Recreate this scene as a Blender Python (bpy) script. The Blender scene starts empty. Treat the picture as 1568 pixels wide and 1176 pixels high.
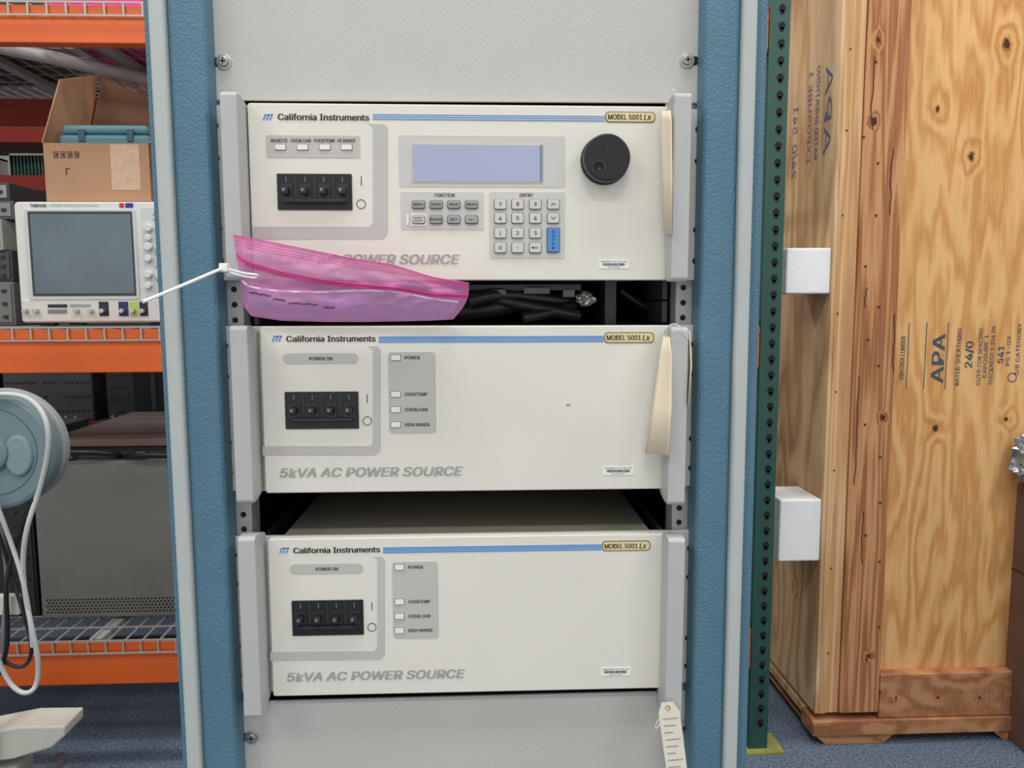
import bpy, math, random, os, bmesh
from mathutils import Vector, Matrix, noise
random.seed(4)
S = bpy.context.scene
S.view_settings.view_transform = 'Standard'
COL = S.collection
FONT = None
try:
    for kind in ('LOCAL', 'SYSTEM'):
        base = bpy.utils.resource_path(kind)
        p_ = os.path.join(base, 'datafiles', 'fonts')
        if base and os.path.isdir(p_):
            for fn_ in sorted(os.listdir(p_)):
                if fn_.lower().startswith('inter') and FONT is None:
                    FONT = bpy.data.fonts.load(os.path.join(p_, fn_))
except Exception as ex:
    print('font fallback', ex)
# ------------------------------------------------------------------ camera
F = 1178.0
Xc = Vector((29700, 257, -1178)).normalized()
Zc = Vector((-50, 11167, 1178)).normalized()
Xc = (Xc - Zc * Xc.dot(Zc)).normalized()
Yc_ = Zc.cross(Xc)
CAM = Vector((0, -0.81, 1.5))
cd = bpy.data.cameras.new('camera'); cam = bpy.data.objects.new('camera', cd); COL.objects.link(cam)
R = Matrix((Xc, Yc_, Zc))
cam.matrix_world = Matrix.Translation(CAM) @ R.to_4x4()
cd.sensor_width = 36; cd.lens = F / 1568 * 36; cd.clip_start = 0.02
S.camera = cam
# survey helpers: measured photo directions -> metric coordinates on a real plane
def ray(px, py): return R @ Vector((px - 784, 588 - py, -F))
def W(px, py, Y):
    d = ray(px, py); return CAM + d * ((Y - CAM.y) / d.y)
def WZ(px, py, Z):
    d = ray(px, py); return CAM + d * ((Z - CAM.z) / d.z)

# ------------------------------------------------------------------ materials
def lin(c): return tuple(((v/255)/12.92 if v/255 <= .04045 else ((v/255+.055)/1.055)**2.4) for v in c)
MC = {}
def M(name, col, rough=.5, metal=0, var=0, scale=15, bump=0, bscale=300, stretch=(1,1,1), alpha=1, trans=0, emis=0, spec=.5, bdist=.002):
    if name in MC: return MC[name]
    m = bpy.data.materials.new(name); m.use_nodes = True; nt = m.node_tree; b = nt.nodes['Principled BSDF']
    c = lin(col); b.inputs['Base Color'].default_value = (*c, 1)
    b.inputs['Roughness'].default_value = rough; b.inputs['Metallic'].default_value = metal
    b.inputs['Alpha'].default_value = alpha; b.inputs['Transmission Weight'].default_value = trans
    b.inputs['Specular IOR Level'].default_value = spec
    if emis:
        b.inputs['Emission Color'].default_value = (*c, 1); b.inputs['Emission Strength'].default_value = emis
    tc = nt.nodes.new('ShaderNodeTexCoord'); mp = nt.nodes.new('ShaderNodeMapping'); mp.inputs['Scale'].default_value = stretch
    nt.links.new(tc.outputs['Object'], mp.inputs['Vector'])
    n = nt.nodes.new('ShaderNodeTexNoise'); n.inputs['Scale'].default_value = scale; n.inputs['Detail'].default_value = 5
    nt.links.new(mp.outputs[0], n.inputs['Vector'])
    r = nt.nodes.new('ShaderNodeValToRGB'); v = var if var else .02
    r.color_ramp.elements[0].position = .3; r.color_ramp.elements[1].position = .7
    r.color_ramp.elements[0].color = (*[x*(1-v) for x in c], 1); r.color_ramp.elements[1].color = (*[min(1, x*(1+v)) for x in c], 1)
    nt.links.new(n.outputs['Fac'], r.inputs['Fac']); nt.links.new(r.outputs['Color'], b.inputs['Base Color'])
    if bump:
        n2 = nt.nodes.new('ShaderNodeTexNoise'); n2.inputs['Scale'].default_value = bscale; n2.inputs['Detail'].default_value = 3
        nt.links.new(mp.outputs[0], n2.inputs['Vector'])
        bp = nt.nodes.new('ShaderNodeBump'); bp.inputs['Strength'].default_value = bump; bp.inputs['Distance'].default_value = bdist
        nt.links.new(n2.outputs['Fac'], bp.inputs['Height']); nt.links.new(bp.outputs[0], b.inputs['Normal'])
    MC[name] = m; return m

def wood(name, dark, mid, light, scale=8, zst=.12, knots=(), dist=6, krad=.012, hal=.035, patch=.3, ring=.22):
    m = bpy.data.materials.new(name); m.use_nodes = True; nt = m.node_tree; b = nt.nodes['Principled BSDF']; L = nt.links.new
    b.inputs['Roughness'].default_value = .7; b.inputs['Specular IOR Level'].default_value = .25
    def math_(op, a, b_=None, c_=None):
        n = nt.nodes.new('ShaderNodeMath'); n.operation = op
        for i, v in enumerate((a, b_, c_)):
            if v is None: continue
            if isinstance(v, (int, float)): n.inputs[i].default_value = v
            else: L(v, n.inputs[i])
        return n.outputs[0]
    tc = nt.nodes.new('ShaderNodeTexCoord')
    mp = nt.nodes.new('ShaderNodeMapping'); mp.inputs['Scale'].default_value = (1, .6, zst); L(tc.outputs['Object'], mp.inputs['Vector'])
    n = nt.nodes.new('ShaderNodeTexNoise'); n.inputs['Scale'].default_value = scale*.5; n.inputs['Detail'].default_value = 4; n.inputs['Roughness'].default_value = .5; L(mp.outputs[0], n.inputs['Vector'])
    last = math_('MULTIPLY', n.outputs['Fac'], dist*14.); kmask = None; khal = None
    for i, k in enumerate(knots):
        rad = krad*(.7+.6*((i*37) % 10)/10)
        sb = nt.nodes.new('ShaderNodeVectorMath'); sb.operation = 'SUBTRACT'; sb.inputs[1].default_value = k; L(tc.outputs['Object'], sb.inputs[0])
        ml = nt.nodes.new('ShaderNodeVectorMath'); ml.operation = 'MULTIPLY'; ml.inputs[1].default_value = (1, 1, .6+.5*((i*53) % 10)/10); L(sb.outputs[0], ml.inputs[0])
        d = nt.nodes.new('ShaderNodeVectorMath'); d.operation = 'LENGTH'; L(ml.outputs[0], d.inputs[0])
        nz = nt.nodes.new('ShaderNodeTexNoise'); nz.inputs['Scale'].default_value = 60; L(tc.outputs['Object'], nz.inputs['Vector'])
        dd = math_('MULTIPLY_ADD', nz.outputs['Fac'], rad*1.2, d.outputs['Value']); dd = math_('SUBTRACT', dd, rad*.6)
        mr = nt.nodes.new('ShaderNodeMapRange'); mr.inputs[1].default_value = rad*.5; mr.inputs[2].default_value = rad; mr.inputs[3].default_value = 1; mr.inputs[4].default_value = 0
        L(dd, mr.inputs[0])
        kmask = mr.outputs[0] if kmask is None else math_('MAXIMUM', kmask, mr.outputs[0])
        m2 = nt.nodes.new('ShaderNodeMapRange'); m2.interpolation_type = 'SMOOTHSTEP'; m2.inputs[1].default_value = rad*.8; m2.inputs[2].default_value = hal; m2.inputs[3].default_value = 1; m2.inputs[4].default_value = 0
        L(dd, m2.inputs[0])
        khal = m2.outputs[0] if khal is None else math_('MAXIMUM', khal, m2.outputs[0])
        last = math_('ADD', last, math_('MULTIPLY', m2.outputs[0], 6.))
    s = math_('SINE', last)
    fine = nt.nodes.new('ShaderNodeTexNoise'); fine.inputs['Scale'].default_value = 260; fine.inputs['Detail'].default_value = 3
    mp2 = nt.nodes.new('ShaderNodeMapping'); mp2.inputs['Scale'].default_value = (1, 1, .03); L(tc.outputs['Object'], mp2.inputs['Vector']); L(mp2.outputs[0], fine.inputs['Vector'])
    big = nt.nodes.new('ShaderNodeTexNoise'); big.inputs['Scale'].default_value = 3.5; big.inputs['Detail'].default_value = 4; L(mp.outputs[0], big.inputs['Vector'])
    s01 = math_('MULTIPLY_ADD', s, ring, .22)
    v = math_('MULTIPLY_ADD', fine.outputs['Fac'], .45, s01)
    v = math_('MULTIPLY_ADD', big.outputs['Fac'], patch, v)
    if khal is not None: v = math_('SUBTRACT', v, math_('MULTIPLY', khal, .12))
    r = nt.nodes.new('ShaderNodeValToRGB'); e0, e1 = r.color_ramp.elements
    e0.color = (*lin(dark), 1); e1.color = (*lin(light), 1); e0.position = .18; e1.position = .85
    em = r.color_ramp.elements.new(.5); em.color = (*lin(mid), 1)
    L(v, r.inputs[0]); out = r.outputs[0]
    if kmask is not None:
        mx = nt.nodes.new('ShaderNodeMix'); mx.data_type = 'RGBA'; L(kmask, mx.inputs[0]); L(out, mx.inputs[6]); mx.inputs[7].default_value = (*lin((72, 40, 20)), 1); out = mx.outputs[2]
    L(out, b.inputs['Base Color'])
    bp = nt.nodes.new('ShaderNodeBump'); bp.inputs['Strength'].default_value = .35; bp.inputs['Distance'].default_value = .0015; L(v, bp.inputs['Height']); L(bp.outputs[0], b.inputs['Normal'])
    MC[name] = m; return m

# ------------------------------------------------------------------ geometry helpers
def top(name, loc=(0, 0, 0)):
    e = bpy.data.objects.new(name, None); e.empty_display_size = .05; e.location = loc; COL.objects.link(e)
    e['o'] = list(loc); return e
def par_(o, par):
    if par: o.parent = par; o.matrix_parent_inverse = Matrix.Translation(Vector(par['o'])).inverted()
    return o
def mesh(name, vs, fs, mat, par=None, bevel=0, smooth=False, seg=2):
    me = bpy.data.meshes.new(name); me.from_pydata([tuple(v) for v in vs], [], fs); me.update()
    o = bpy.data.objects.new(name, me); COL.objects.link(o); me.materials.append(mat)
    if smooth:
        for p in me.polygons: p.use_smooth = True
    if bevel:
        b = o.modifiers.new('bevel', 'BEVEL'); b.width = bevel; b.segments = seg; b.limit_method = 'ANGLE'
    return par_(o, par)
BF = [(0,3,2,1),(4,5,6,7),(0,1,5,4),(1,2,6,5),(2,3,7,6),(3,0,4,7)]
def bv(x0,x1,y0,y1,z0,z1):
    x0,x1=sorted((x0,x1)); y0,y1=sorted((y0,y1)); z0,z1=sorted((z0,z1))
    return [(x0,y0,z0),(x1,y0,z0),(x1,y1,z0),(x0,y1,z0),(x0,y0,z1),(x1,y0,z1),(x1,y1,z1),(x0,y1,z1)]
def box(name,x0,x1,y0,y1,z0,z1,mat,par=None,bevel=0,seg=2): return mesh(name,bv(x0,x1,y0,y1,z0,z1),BF,mat,par,bevel,seg=seg)
def boxes(name, L, mat, par=None, bevel=0):
    vs, fs = [], []
    for b in L:
        k = len(vs); vs += bv(*b); fs += [tuple(i+k for i in f) for f in BF]
    return mesh(name, vs, fs, mat, par, bevel)
def prism(name, pts, yf, yb, mat, par=None, bevel=0):
    n = len(pts)
    a = sum(pts[i][0]*pts[(i+1)%n][1]-pts[(i+1)%n][0]*pts[i][1] for i in range(n))
    if a < 0: pts = pts[::-1]
    vs = [(x, yf, z) for x, z in pts] + [(x, yb, z) for x, z in pts]
    fs = [tuple(range(n)), tuple(range(2*n-1, n-1, -1))] + [(i, i+n, (i+1)%n+n, (i+1)%n) for i in range(n)]
    return mesh(name, vs, fs, mat, par, bevel)
def rr(x0,x1,z0,z1,r,n=6):
    x0,x1=sorted((x0,x1)); z0,z1=sorted((z0,z1)); r=min(r,(x1-x0)/2*.999,(z1-z0)/2*.999); P=[]
    for cx,cz,a in ((x1-r,z0+r,-90),(x1-r,z1-r,0),(x0+r,z1-r,90),(x0+r,z0+r,180)):
        for i in range(n+1):
            t=math.radians(a+90*i/n); P.append((cx+r*math.cos(t),cz+r*math.sin(t)))
    return P
def rplate(name,x0,x1,z0,z1,r,yf,yb,mat,par=None,bevel=0): return prism(name, rr(x0,x1,z0,z1,r), yf, yb, mat, par, bevel)
def disc(name,c,r,yf,yb,mat,par=None,n=28,bevel=0,ez=1):
    return prism(name,[(c[0]+r*math.cos(2*math.pi*i/n),c[1]+ez*r*math.sin(2*math.pi*i/n)) for i in range(n)],yf,yb,mat,par,bevel)
def discs(name, cs, r, yf, yb, mat, par=None, n=10, ez=1):
    vs, fs = [], []
    for c in cs:
        k=len(vs)
        for y in (yf,yb):
            vs += [(c[0]+r*math.cos(2*math.pi*i/n),y,c[1]+ez*r*math.sin(2*math.pi*i/n)) for i in range(n)]
        fs.append(tuple(k+i for i in range(n))); fs.append(tuple(k+n+i for i in reversed(range(n))))
        fs += [(k+i,k+i+n,k+(i+1)%n+n,k+(i+1)%n) for i in range(n)]
    return mesh(name,vs,fs,mat,par)
def ringp(name,c,r0,r1,y,th,mat,par=None,n=28):
    vs=[];fs=[]
    for yy in (y,y+th):
        for r in (r0,r1): vs+=[(c[0]+r*math.cos(2*math.pi*i/n),yy,c[1]+r*math.sin(2*math.pi*i/n)) for i in range(n)]
    for i in range(n):
        j=(i+1)%n
        fs+=[(i,j,n+j,n+i),(n+i,n+j,3*n+j,3*n+i),(2*n+i,3*n+i,3*n+j,2*n+j),(i,2*n+i,2*n+j,j)]
    return mesh(name,vs,fs,mat,par)
def tube(name, pts, r, mat, par=None):
    cu = bpy.data.curves.new(name,'CURVE'); cu.dimensions='3D'; sp=cu.splines.new('NURBS'); sp.points.add(len(pts)-1)
    for p,q in zip(sp.points,pts): p.co=(*q,1)
    sp.order_u=min(4,len(pts)); sp.use_endpoint_u=True; cu.bevel_depth=r; cu.bevel_resolution=3; cu.resolution_u=8; cu.use_fill_caps=True
    o=bpy.data.objects.new(name,cu); me=bpy.data.meshes.new_from_object(o); bpy.data.objects.remove(o)
    me.materials.clear(); me.materials.append(mat); me.name=name
    for p in me.polygons: p.use_smooth=True
    o=bpy.data.objects.new(name,me); COL.objects.link(o)
    return par_(o,par)
def tmesh(s):
    cu=bpy.data.curves.new('txt','FONT'); cu.body=s; cu.resolution_u=3
    if FONT: cu.font=FONT
    o=bpy.data.objects.new('txt',cu); me=bpy.data.meshes.new_from_object(o); bpy.data.objects.remove(o)
    vs=[v.co.copy() for v in me.vertices]
    a=min(v.x for v in vs); b=max(v.x for v in vs); c=min(v.y for v in vs); d=max(v.y for v in vs)
    uv=[((v.x-a)/(b-a),(v.y-c)/(d-c)) for v in vs]; fs=[tuple(p.vertices) for p in me.polygons]
    bpy.data.meshes.remove(me)
    # split every face into its own vertices so overlapping glyph contours never share one plane
    U=[];G=[];Lr=[]
    for i,f in enumerate(fs):
        n0=len(U); U+=[uv[j] for j in f]; G.append(tuple(range(n0,n0+len(f)))); Lr+=[(i*7)%11]*len(f)
    return U,G,Lr
def text(name,s,x0,x1,zc,h,y,mat,par=None,shear=0,bold=0,up=False):
    # bold = stroke thickening as fraction of height, built from offset copies of the printed glyphs
    uv,fs,lr=tmesh(s); V=[];Fc=[]
    hh=abs(x1-x0) if up else h
    sh=(0,) if not bold else ((-.5,.5) if bold<.07 else (-.5,0,.5))
    for k,q in enumerate(sh):
        d=q*bold*hh; n0=len(V)
        for (u,w),l in zip(uv,lr):
            yy=y-.00006*k-.000005*l
            if up: V.append((x0+(1-w)*(x1-x0), yy, zc+(u-.5)*h+d))
            else:
                wd=(x1-x0)-shear*h; V.append((x0+u*wd+shear*h*w+d, yy, zc+(w-.5)*h))
        Fc+=[tuple(i+n0 for i in f) for f in fs]
    return mesh(name,V,Fc,mat,par)

# palette
blue=M('rack_blue_paint',(80,119,138),.5,var=.05,bump=.6,bscale=420)
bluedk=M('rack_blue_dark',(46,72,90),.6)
strip=M('rack_grey_trim',(178,184,180),.5)
panelg=M('blank_panel_grey',(190,188,181),.55,var=.02,bump=.25,bscale=900)
face=M('instrument_cream',(223,219,206),.5,var=.012,bump=.1,bscale=900)
facelt=M('instrument_cream_light',(227,223,212),.5)
band=M('silkscreen_grey',(188,185,179),.6)
bandlt=M('silkscreen_light_grey',(199,196,189),.6)
handle=M('handle_grey',(180,181,179),.5,var=.02)
blk=M('black_plastic',(20,20,22),.4)
blkm=M('black_matte',(12,12,13),.8)
ink=M('ink_black',(26,26,30),.6)
grayink=M('ink_grey',(164,163,161),.6)
blueink=M('ink_blue',(95,145,205),.5)
chass=M('chassis_beige',(150,145,130),.55)
railm=M('rail_zinc',(170,170,166),.45,metal=.2)
steel=M('steel',(190,190,188),.3,metal=.9)
ledw=M('led_window',(234,231,222),.4)
orange=M('orange_paint',(224,98,32),.45,var=.08,scale=6)
wire=M('galvanised_wire',(170,168,162),.45,metal=.3)
green=M('green_paint',(34,78,68),.5,var=.12)
red=M('red_paint',(150,42,26),.5,var=.1)
slabdk=M('slab_charcoal',(34,34,36),.6,var=.15)

# ------------------------------------------------------------------ room
carpet=M('carpet_blue_grey',(98,110,126),.95,var=.6,scale=120,bump=.6,bscale=300,spec=.1)
box('floor',-5,5,-3,6,-.1,0,carpet)
wallm=M('wall_paint',(200,198,190),.8,var=.02)
box('wall_back',-5,5,6,6.1,0,4,wallm)
box('wall_left',-5.1,-5,-3,6,0,4,wallm)
box('wall_right',5,5.1,-3,6,0,4,wallm)
box('ceiling',-5,5,-3,6,4,4.1,M('ceiling_paint',(225,224,220),.9))
box('baseboard_back',-5,5,5.985,6,0,.1,M('baseboard_vinyl',(60,60,62),.6))

# ------------------------------------------------------------------ rack cabinet
rack=top('equipment_rack_cabinet',(W(704,588,0).x,.35,0))
ZT=2.06
YF=-.03
xl=[W(p,588,YF).x for p in (245,258,282,338)]
xr=[W(p,588,YF).x for p in (1069,1121,1143,1165)]
pil=W(342,588,0).x; pir=W(1066,588,0).x
box('post_left_inner',xl[2]-.001,xl[3],YF,.06,.06,ZT,blue,rack,.006,3)
box('trim_left',xl[1],xl[2],YF-.006,.03,.06,ZT,strip,rack,.004,3)
box('post_left_outer',xl[0],xl[1]+.001,YF+.004,.06,.06,ZT,blue,rack,.008,3)
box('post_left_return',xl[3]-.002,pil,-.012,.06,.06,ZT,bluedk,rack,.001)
box('post_right_inner',xr[0],xr[1]+.001,YF,.06,.06,ZT,blue,rack,.006,3)
box('trim_right',xr[1],xr[2],YF-.006,.03,.06,ZT,strip,rack,.004,3)
box('post_right_outer',xr[2]-.001,xr[3],YF+.004,.06,.06,ZT,blue,rack,.008,3)
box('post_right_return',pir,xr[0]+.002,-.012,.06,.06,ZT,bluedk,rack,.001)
box('side_panel_left',xl[0]+.006,xl[0]+.012,.06,.76,.06,ZT-.01,blue,rack)
box('side_panel_right',xr[3]-.012,xr[3]-.006,.06,.76,.06,ZT-.01,blue,rack)
box('back_panel',xl[0]+.006,xr[3]-.006,.76,.766,.06,ZT-.01,blkm,rack)
box('interior_liner_left',pil-.012,pil-.006,.06,.75,.1,ZT-.05,blkm,rack)
box('interior_liner_right',pir+.006,pir+.012,.06,.75,.1,ZT-.05,blkm,rack)
box('top_cap',xl[0]-.002,xr[3]+.002,YF,.77,ZT,ZT+.03,blue,rack,.006)
box('base',xl[0],xr[3],YF,.77,0,.1,blue,rack,.006)
rlx=(pil,W(377,588,0).x); rrx=(W(1033,588,0).x,pir)
boxes('rails',[(rlx[0],rlx[1],.001,.004,.1,ZT-.02),(rrx[0],rrx[1],.001,.004,.1,ZT-.02),
 (rlx[1]-.003,rlx[1],.004,.03,.1,ZT-.02),(rrx[0],rrx[0]+.003,.004,.03,.1,ZT-.02)],railm,rack)
zz=.15; hc=[]
while zz<2.0:
    for d in (0,.0159,.0317): hc+= [((rlx[0]+rlx[1])/2+.003,zz+d),((rrx[0]+rrx[1])/2-.004,zz+d)]
    zz+=.04445
discs('rail_holes',hc,.0030,.0004,.0015,blkm,rack,14)
zt0=W(700,156,-.003).z; zb1=W(700,1066,-.003).z
def blank(nm,z0,z1):
    box(nm,pil+.001,pir-.001,-.004,-.0005,z0,z1,panelg,rack,.0008)
blank('blank_panel_upper',zt0,ZT-.03); blank('blank_panel_lower',zb1-.35,zb1)
for i,(px,py) in enumerate(((343,95),(1052,93),(386,1128),(1047,1112))):
    c=W(px,py,-.004)
    disc('screw_washer_%d'%i,(c.x,c.z),.0075,-.0058,-.004,steel,rack,28,.0006)
    disc('screw_head_%d'%i,(c.x,c.z),.0052,-.0085,-.0058,M('screw_head_metal',(170,170,165),.35,metal=.8),rack,28,.0012)
    boxes('screw_cross_%d'%i,[(c.x-.003,c.x+.003,-.0088,-.0084,c.z-.0006,c.z+.0006),(c.x-.0006,c.x+.0006,-.0088,-.0084,c.z-.003,c.z+.003)],blk,rack)
    sx=-1 if px<700 else 1
    rplate('screw_slot_%d'%i,c.x+sx*.004,c.x+sx*.012,c.z-.0045,c.z+.0045,.0044,-.0043,-.004,blkm,rack)
# cables and brackets inside the cabinet
cbm=M('cable_black',(30,30,33),.4)
for i,(pts,r) in enumerate((
  ([(715,462,.03),(745,450,.04),(790,450,.05),(860,462,.05),(900,462,.08),(930,440,.15)],.008),
  ([(700,478,.06),(760,474,.05),(800,458,.05),(880,452,.09),(935,452,.16)],.010),
  ([(800,487,.03),(850,480,.04),(900,462,.06),(925,440,.12)],.006),
  ([(735,450,.05),(790,466,.04),(850,476,.04),(885,484,.05)],.007),
  ([(950,445,.10),(975,462,.10),(1000,480,.10),(1020,486,.10)],.007))):
    tube('internal_cable_%d'%i,[W(a,b,c) for a,b,c in pts],r,cbm,rack)
def lump(name,c,s,mat,par,sub=3,f=2.5,amp=.5):
    bmx=bmesh.new(); bmesh.ops.create_icosphere(bmx,subdivisions=sub,radius=1)
    for v in bmx.verts:
        n_=noise.noise(v.co*f)*amp; v.co=Vector((v.co.x*s[0],v.co.y*s[1],v.co.z*s[2]))*(1+n_)+Vector(c)
    me=bpy.data.meshes.new(name); bmx.to_mesh(me); me.materials.append(mat); o=bpy.data.objects.new(name,me); COL.objects.link(o); return par_(o,par)
lump('foil_wrapped_connector',W(897,458,.05),(.010,.008,.008),M('foil',(205,203,198),.3,metal=.7),rack)
dks=M('dark_steel',(62,64,68),.45)
a=W(936,462,.05); box('internal_bracket',a.x-.007,a.x+.006,.05,.3,a.z-.028,a.z+.03,dks,rack,.001)
a=W(790,441,.05); box('cross_rail',W(718,441,.04).x,W(890,441,.04).x,.04,.06,a.z-.003,a.z+.004,dks,rack,.001)
for k,(p0,p1,q0,q1) in enumerate(((745,775,443,452),(802,842,440,450),(862,880,443,455))):
    a=W(p0,q0,.038);b_=W(p1,q1,.038); box('internal_tab_%d'%k,a.x,b_.x,.036,.05,b_.z,a.z,M('tab_grey',(110,112,112),.5,metal=.3),rack,.001)
for k,(sx,x) in enumerate(((1,rlx[1]+.004),(-1,rrx[0]-.004))):
    for j,py in enumerate((478,800,445)):
        z=W(700,py,.1).z; box('slide_rail_%d_%d'%(k,j),x,x+sx*.006,.02,.7,z-.012,z+.012,dks,rack,.001)

# ------------------------------------------------------------------ power sources
FY=-.016
def unit(name, mapf, master):
    cx,cz=mapf(712,(158+430)/2 if master else 626)
    e=top(name,(cx,0,cz))
    P=mapf
    def rect(nm,a,b,c,d,r,y,mat,th=.0004,bevel=0):
        p=P(a,b); q=P(c,d); return rplate(nm,p[0],q[0],p[1],q[1],r,FY-y,FY-y+th,mat,e,bevel)
    def tx(nm,s,a,c,py,hpx,mat=ink,y=.0006,shear=0,bold=0):
        p=P(a,py); q=P(c,py); return text(nm,s,p[0],q[0],(p[1]+q[1])/2,hpx*.00069,FY-y,mat,e,shear,bold)
    if master: x0,x1,z1,z0=P(383,294)[0],P(1024,294)[0],P(700,160)[1],P(700,429)[1]
    else: x0,x1,z1,z0=P(402,626)[0],P(1022,626)[0],P(712,499)[1],P(712,752)[1]
    rplate('front_panel',x0,x1,z0,z1,.003,FY,.0,face,e,.0012)
    box('ear_plate',pil+.003,pir-.003,-.006,-.0008,z0,z1,M('ear_grey',(198,196,189),.5),e,.001)
    box('chassis',x0+.012,x1-.012,.0,.56,z0+.002,z1-.002,chass,e,.001)
    return e,P,rect,tx,(x0,x1,z0,z1)
def mk_handles(e, px, top_y, bot_y, mid):
    for nm,(a,b) in (('handle_left',px[0]),('handle_right',px[1])):
        xa=W(a,mid,-.045).x; xb=W(b,mid,-.045).x
        za=W((a+b)/2,top_y,-.045).z; zb=W((a+b)/2,bot_y,-.045).z
        prof=[(-.045,zb+.003),(-.045,za-.003),(-.042,za),(-.030,za),(-.006,za-.006),(-.006,zb+.006),(-.030,zb),(-.042,zb)]
        n=len(prof); vs=[(xa,y,z) for y,z in prof]+[(xb,y,z) for y,z in prof]
        fs=[tuple(range(n)),tuple(range(2*n-1,n-1,-1))]+[(i,i+n,(i+1)%n+n,(i+1)%n) for i in range(n)]
        mesh(nm,vs,[f[::-1] for f in fs],handle,e,.0015,seg=3)
def slots(e,b):
    L=[]
    for z in (b[2]+.02,b[2]+.052,b[3]-.052,b[3]-.02): L+=[(pil+.005,z),(pir-.005,z)]
    discs('ear_slots',L,.0033,-.0065,-.0055,blkm,e,14)
def breaker(e,P,px,py,w,h):
    a=P(px,py); b=P(px+w,py+h)
    rplate('breaker_frame',a[0],b[0],a[1],b[1],.001,FY-.0015,FY,blk,e,.0005)
    W_=b[0]-a[0]; zc=(a[1]+b[1])/2
    boxes('breaker_gaps',[(a[0]+W_*k/4-.0004,a[0]+W_*k/4+.0004,FY-.0019,FY-.0014,b[1]+.002,a[1]-.002) for k in (1,2,3)],M('breaker_line',(60,60,62),.5),e)
    boxes('breaker_top_marks',[(a[0]+W_*(k+.5)/4-.0005,a[0]+W_*(k+.5)/4+.0005,FY-.0019,FY-.0014,a[1]-.008,a[1]-.003) for k in range(4)],M('breaker_mark',(110,110,110),.5),e)
    boxes('breaker_toggle_recess',[(a[0]+W_*(k+.5)/4-.006,a[0]+W_*(k+.5)/4+.006,FY-.0024,FY-.0014,zc-.010,zc+.007) for k in range(4)],M('breaker_recess',(36,36,39),.3),e,.0008)
    for k in range(4):
        xc=a[0]+W_*(k+.5)/4
        boxes('breaker_toggle_%d'%k,[(xc-.0036,xc+.0036,FY-.010,FY-.002,zc-.004,zc+.004)],M('toggle_black',(30,30,33),.3),e,.0018)
        disc('breaker_dot_%d'%k,(xc-.001,zc+.001),.0016,FY-.0103,FY-.0098,M('toggle_mark',(120,120,120),.4),e,12)
    boxes('breaker_bar',[(a[0]+.006,b[0]-.006,FY-.006,FY-.002,zc-.0115,zc-.0075)],M('toggle_black',(30,30,33),.3),e,.001)
def header(rect,tx,P,e,lx,ty,sx0,lab):
    for k in range(3):
        a=P(lx+k*5,ty+4); b=P(lx+k*5+6,ty-5)
        prism('logo_slash_%d'%k,[(a[0],a[1]),(a[0]+.0016,a[1]),(b[0],b[1]),(b[0]-.0016,b[1])],FY-.0004,FY,blueink,e)
    rect('logo_bar',lx+4,ty-5,lx+16,ty-3.6,.0002,.0004,blueink)
    for k,(w) in enumerate((1.5,1.3,1.3)):
        y=ty-3.8+k*3.5; rect('stripe_%d'%k,sx0,y,lab[0]-1,y+w,.0001,.0004,blueink)
    rect('model_label_edge',lab[0],lab[1],lab[2],lab[3],.004,.0005,M('label_edge',(70,62,45),.5))
    rect('model_label',lab[0]+1.2,lab[1]+1.2,lab[2]-1.2,lab[3]-1.2,.0035,.0007,M('label_tan',(222,205,150),.5))
    m=(lab[1]+lab[3])/2
    tx('model_text','MODEL 5001',lab[0]+4,lab[0]+56,m,7.5,ink,.0010,0,.06)
    tx('model_text_suffix','Lx',lab[0]+59,lab[0]+70,m,8.5,ink,.0010,.15,.06)
def asset(rect,tx,a,b,c,d):
    rect('asset_label',a,b,c,d,.0008,.0005,M('label_white',(238,236,230),.5))
    tx('asset_text','PROPERTY OF THE LAB',a+3,c-3,b+2.6,2.4,ink,.0008)
    x=a+6
    while x<c-7:
        w=random.choice((.6,.9,1.3)); rect('asset_barcode',x,b+5,x+w,d-4,.0001,.0008,ink,.0002); x+=w+random.choice((.6,.9))
    tx('asset_number','N 10735',a+14,c-14,d-1.8,2.2,ink,.0008)
def Lband(e,P,x0,y0,xin,xout,yin,yout):
    def c(cx,cy,r,a0,a1,n=6): return [P(cx+r*math.cos(math.radians(a0+(a1-a0)*i/n)),cy+r*math.sin(math.radians(a0+(a1-a0)*i/n))) for i in range(n+1)]
    pts=[P(xin-8,y0)]+c(xout-8,y0+8,8,-90,0)+c(xout-12,yout-12,12,0,90)+[P(x0,yout),P(x0,yin)]+c(xin-8,yin-8,8,90,0)+c(xin-8,y0+8,8,0,-90)
    prism('silkscreen_band',pts,FY-.0004,FY,band,e)

TILT=.003
def tiltmap(cx,cz,off=(0,0)):
    def f(px,py):
        w=W(px,py,FY); x=w.x-cx; z=w.z-cz
        return (cx+x*math.cos(TILT)-z*math.sin(TILT)+off[0], cz+x*math.sin(TILT)+z*math.cos(TILT)+off[1])
    return f
c1=W(705,294,FY)
e,P,rect,tx,b=unit('ac_power_source',tiltmap(c1.x,c1.z),True)
mk_handles(e,((341,367),(1030,1057)),140,430,285); slots(e,b)
header(rect,tx,P,e,402,180,571,(927,171,1003,188))
tx('maker_text','California Instruments',426,565,179.5,9,ink,.0006,0,.11)
Lband(e,P,387,190,571,594,347,366)
rect('led_field',407,207,552,242,.002,.0004,band)
for i,(x,s,w) in enumerate(((428,'REMOTE',25),(461,'OVERLOAD',31),(497,'OVERTEMP',32),(531,'HI RANGE',27))):
    tx('led_label_%d'%i,s,x-w/2,x+w/2,215.5,5,ink,.0008,0,.06)
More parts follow.
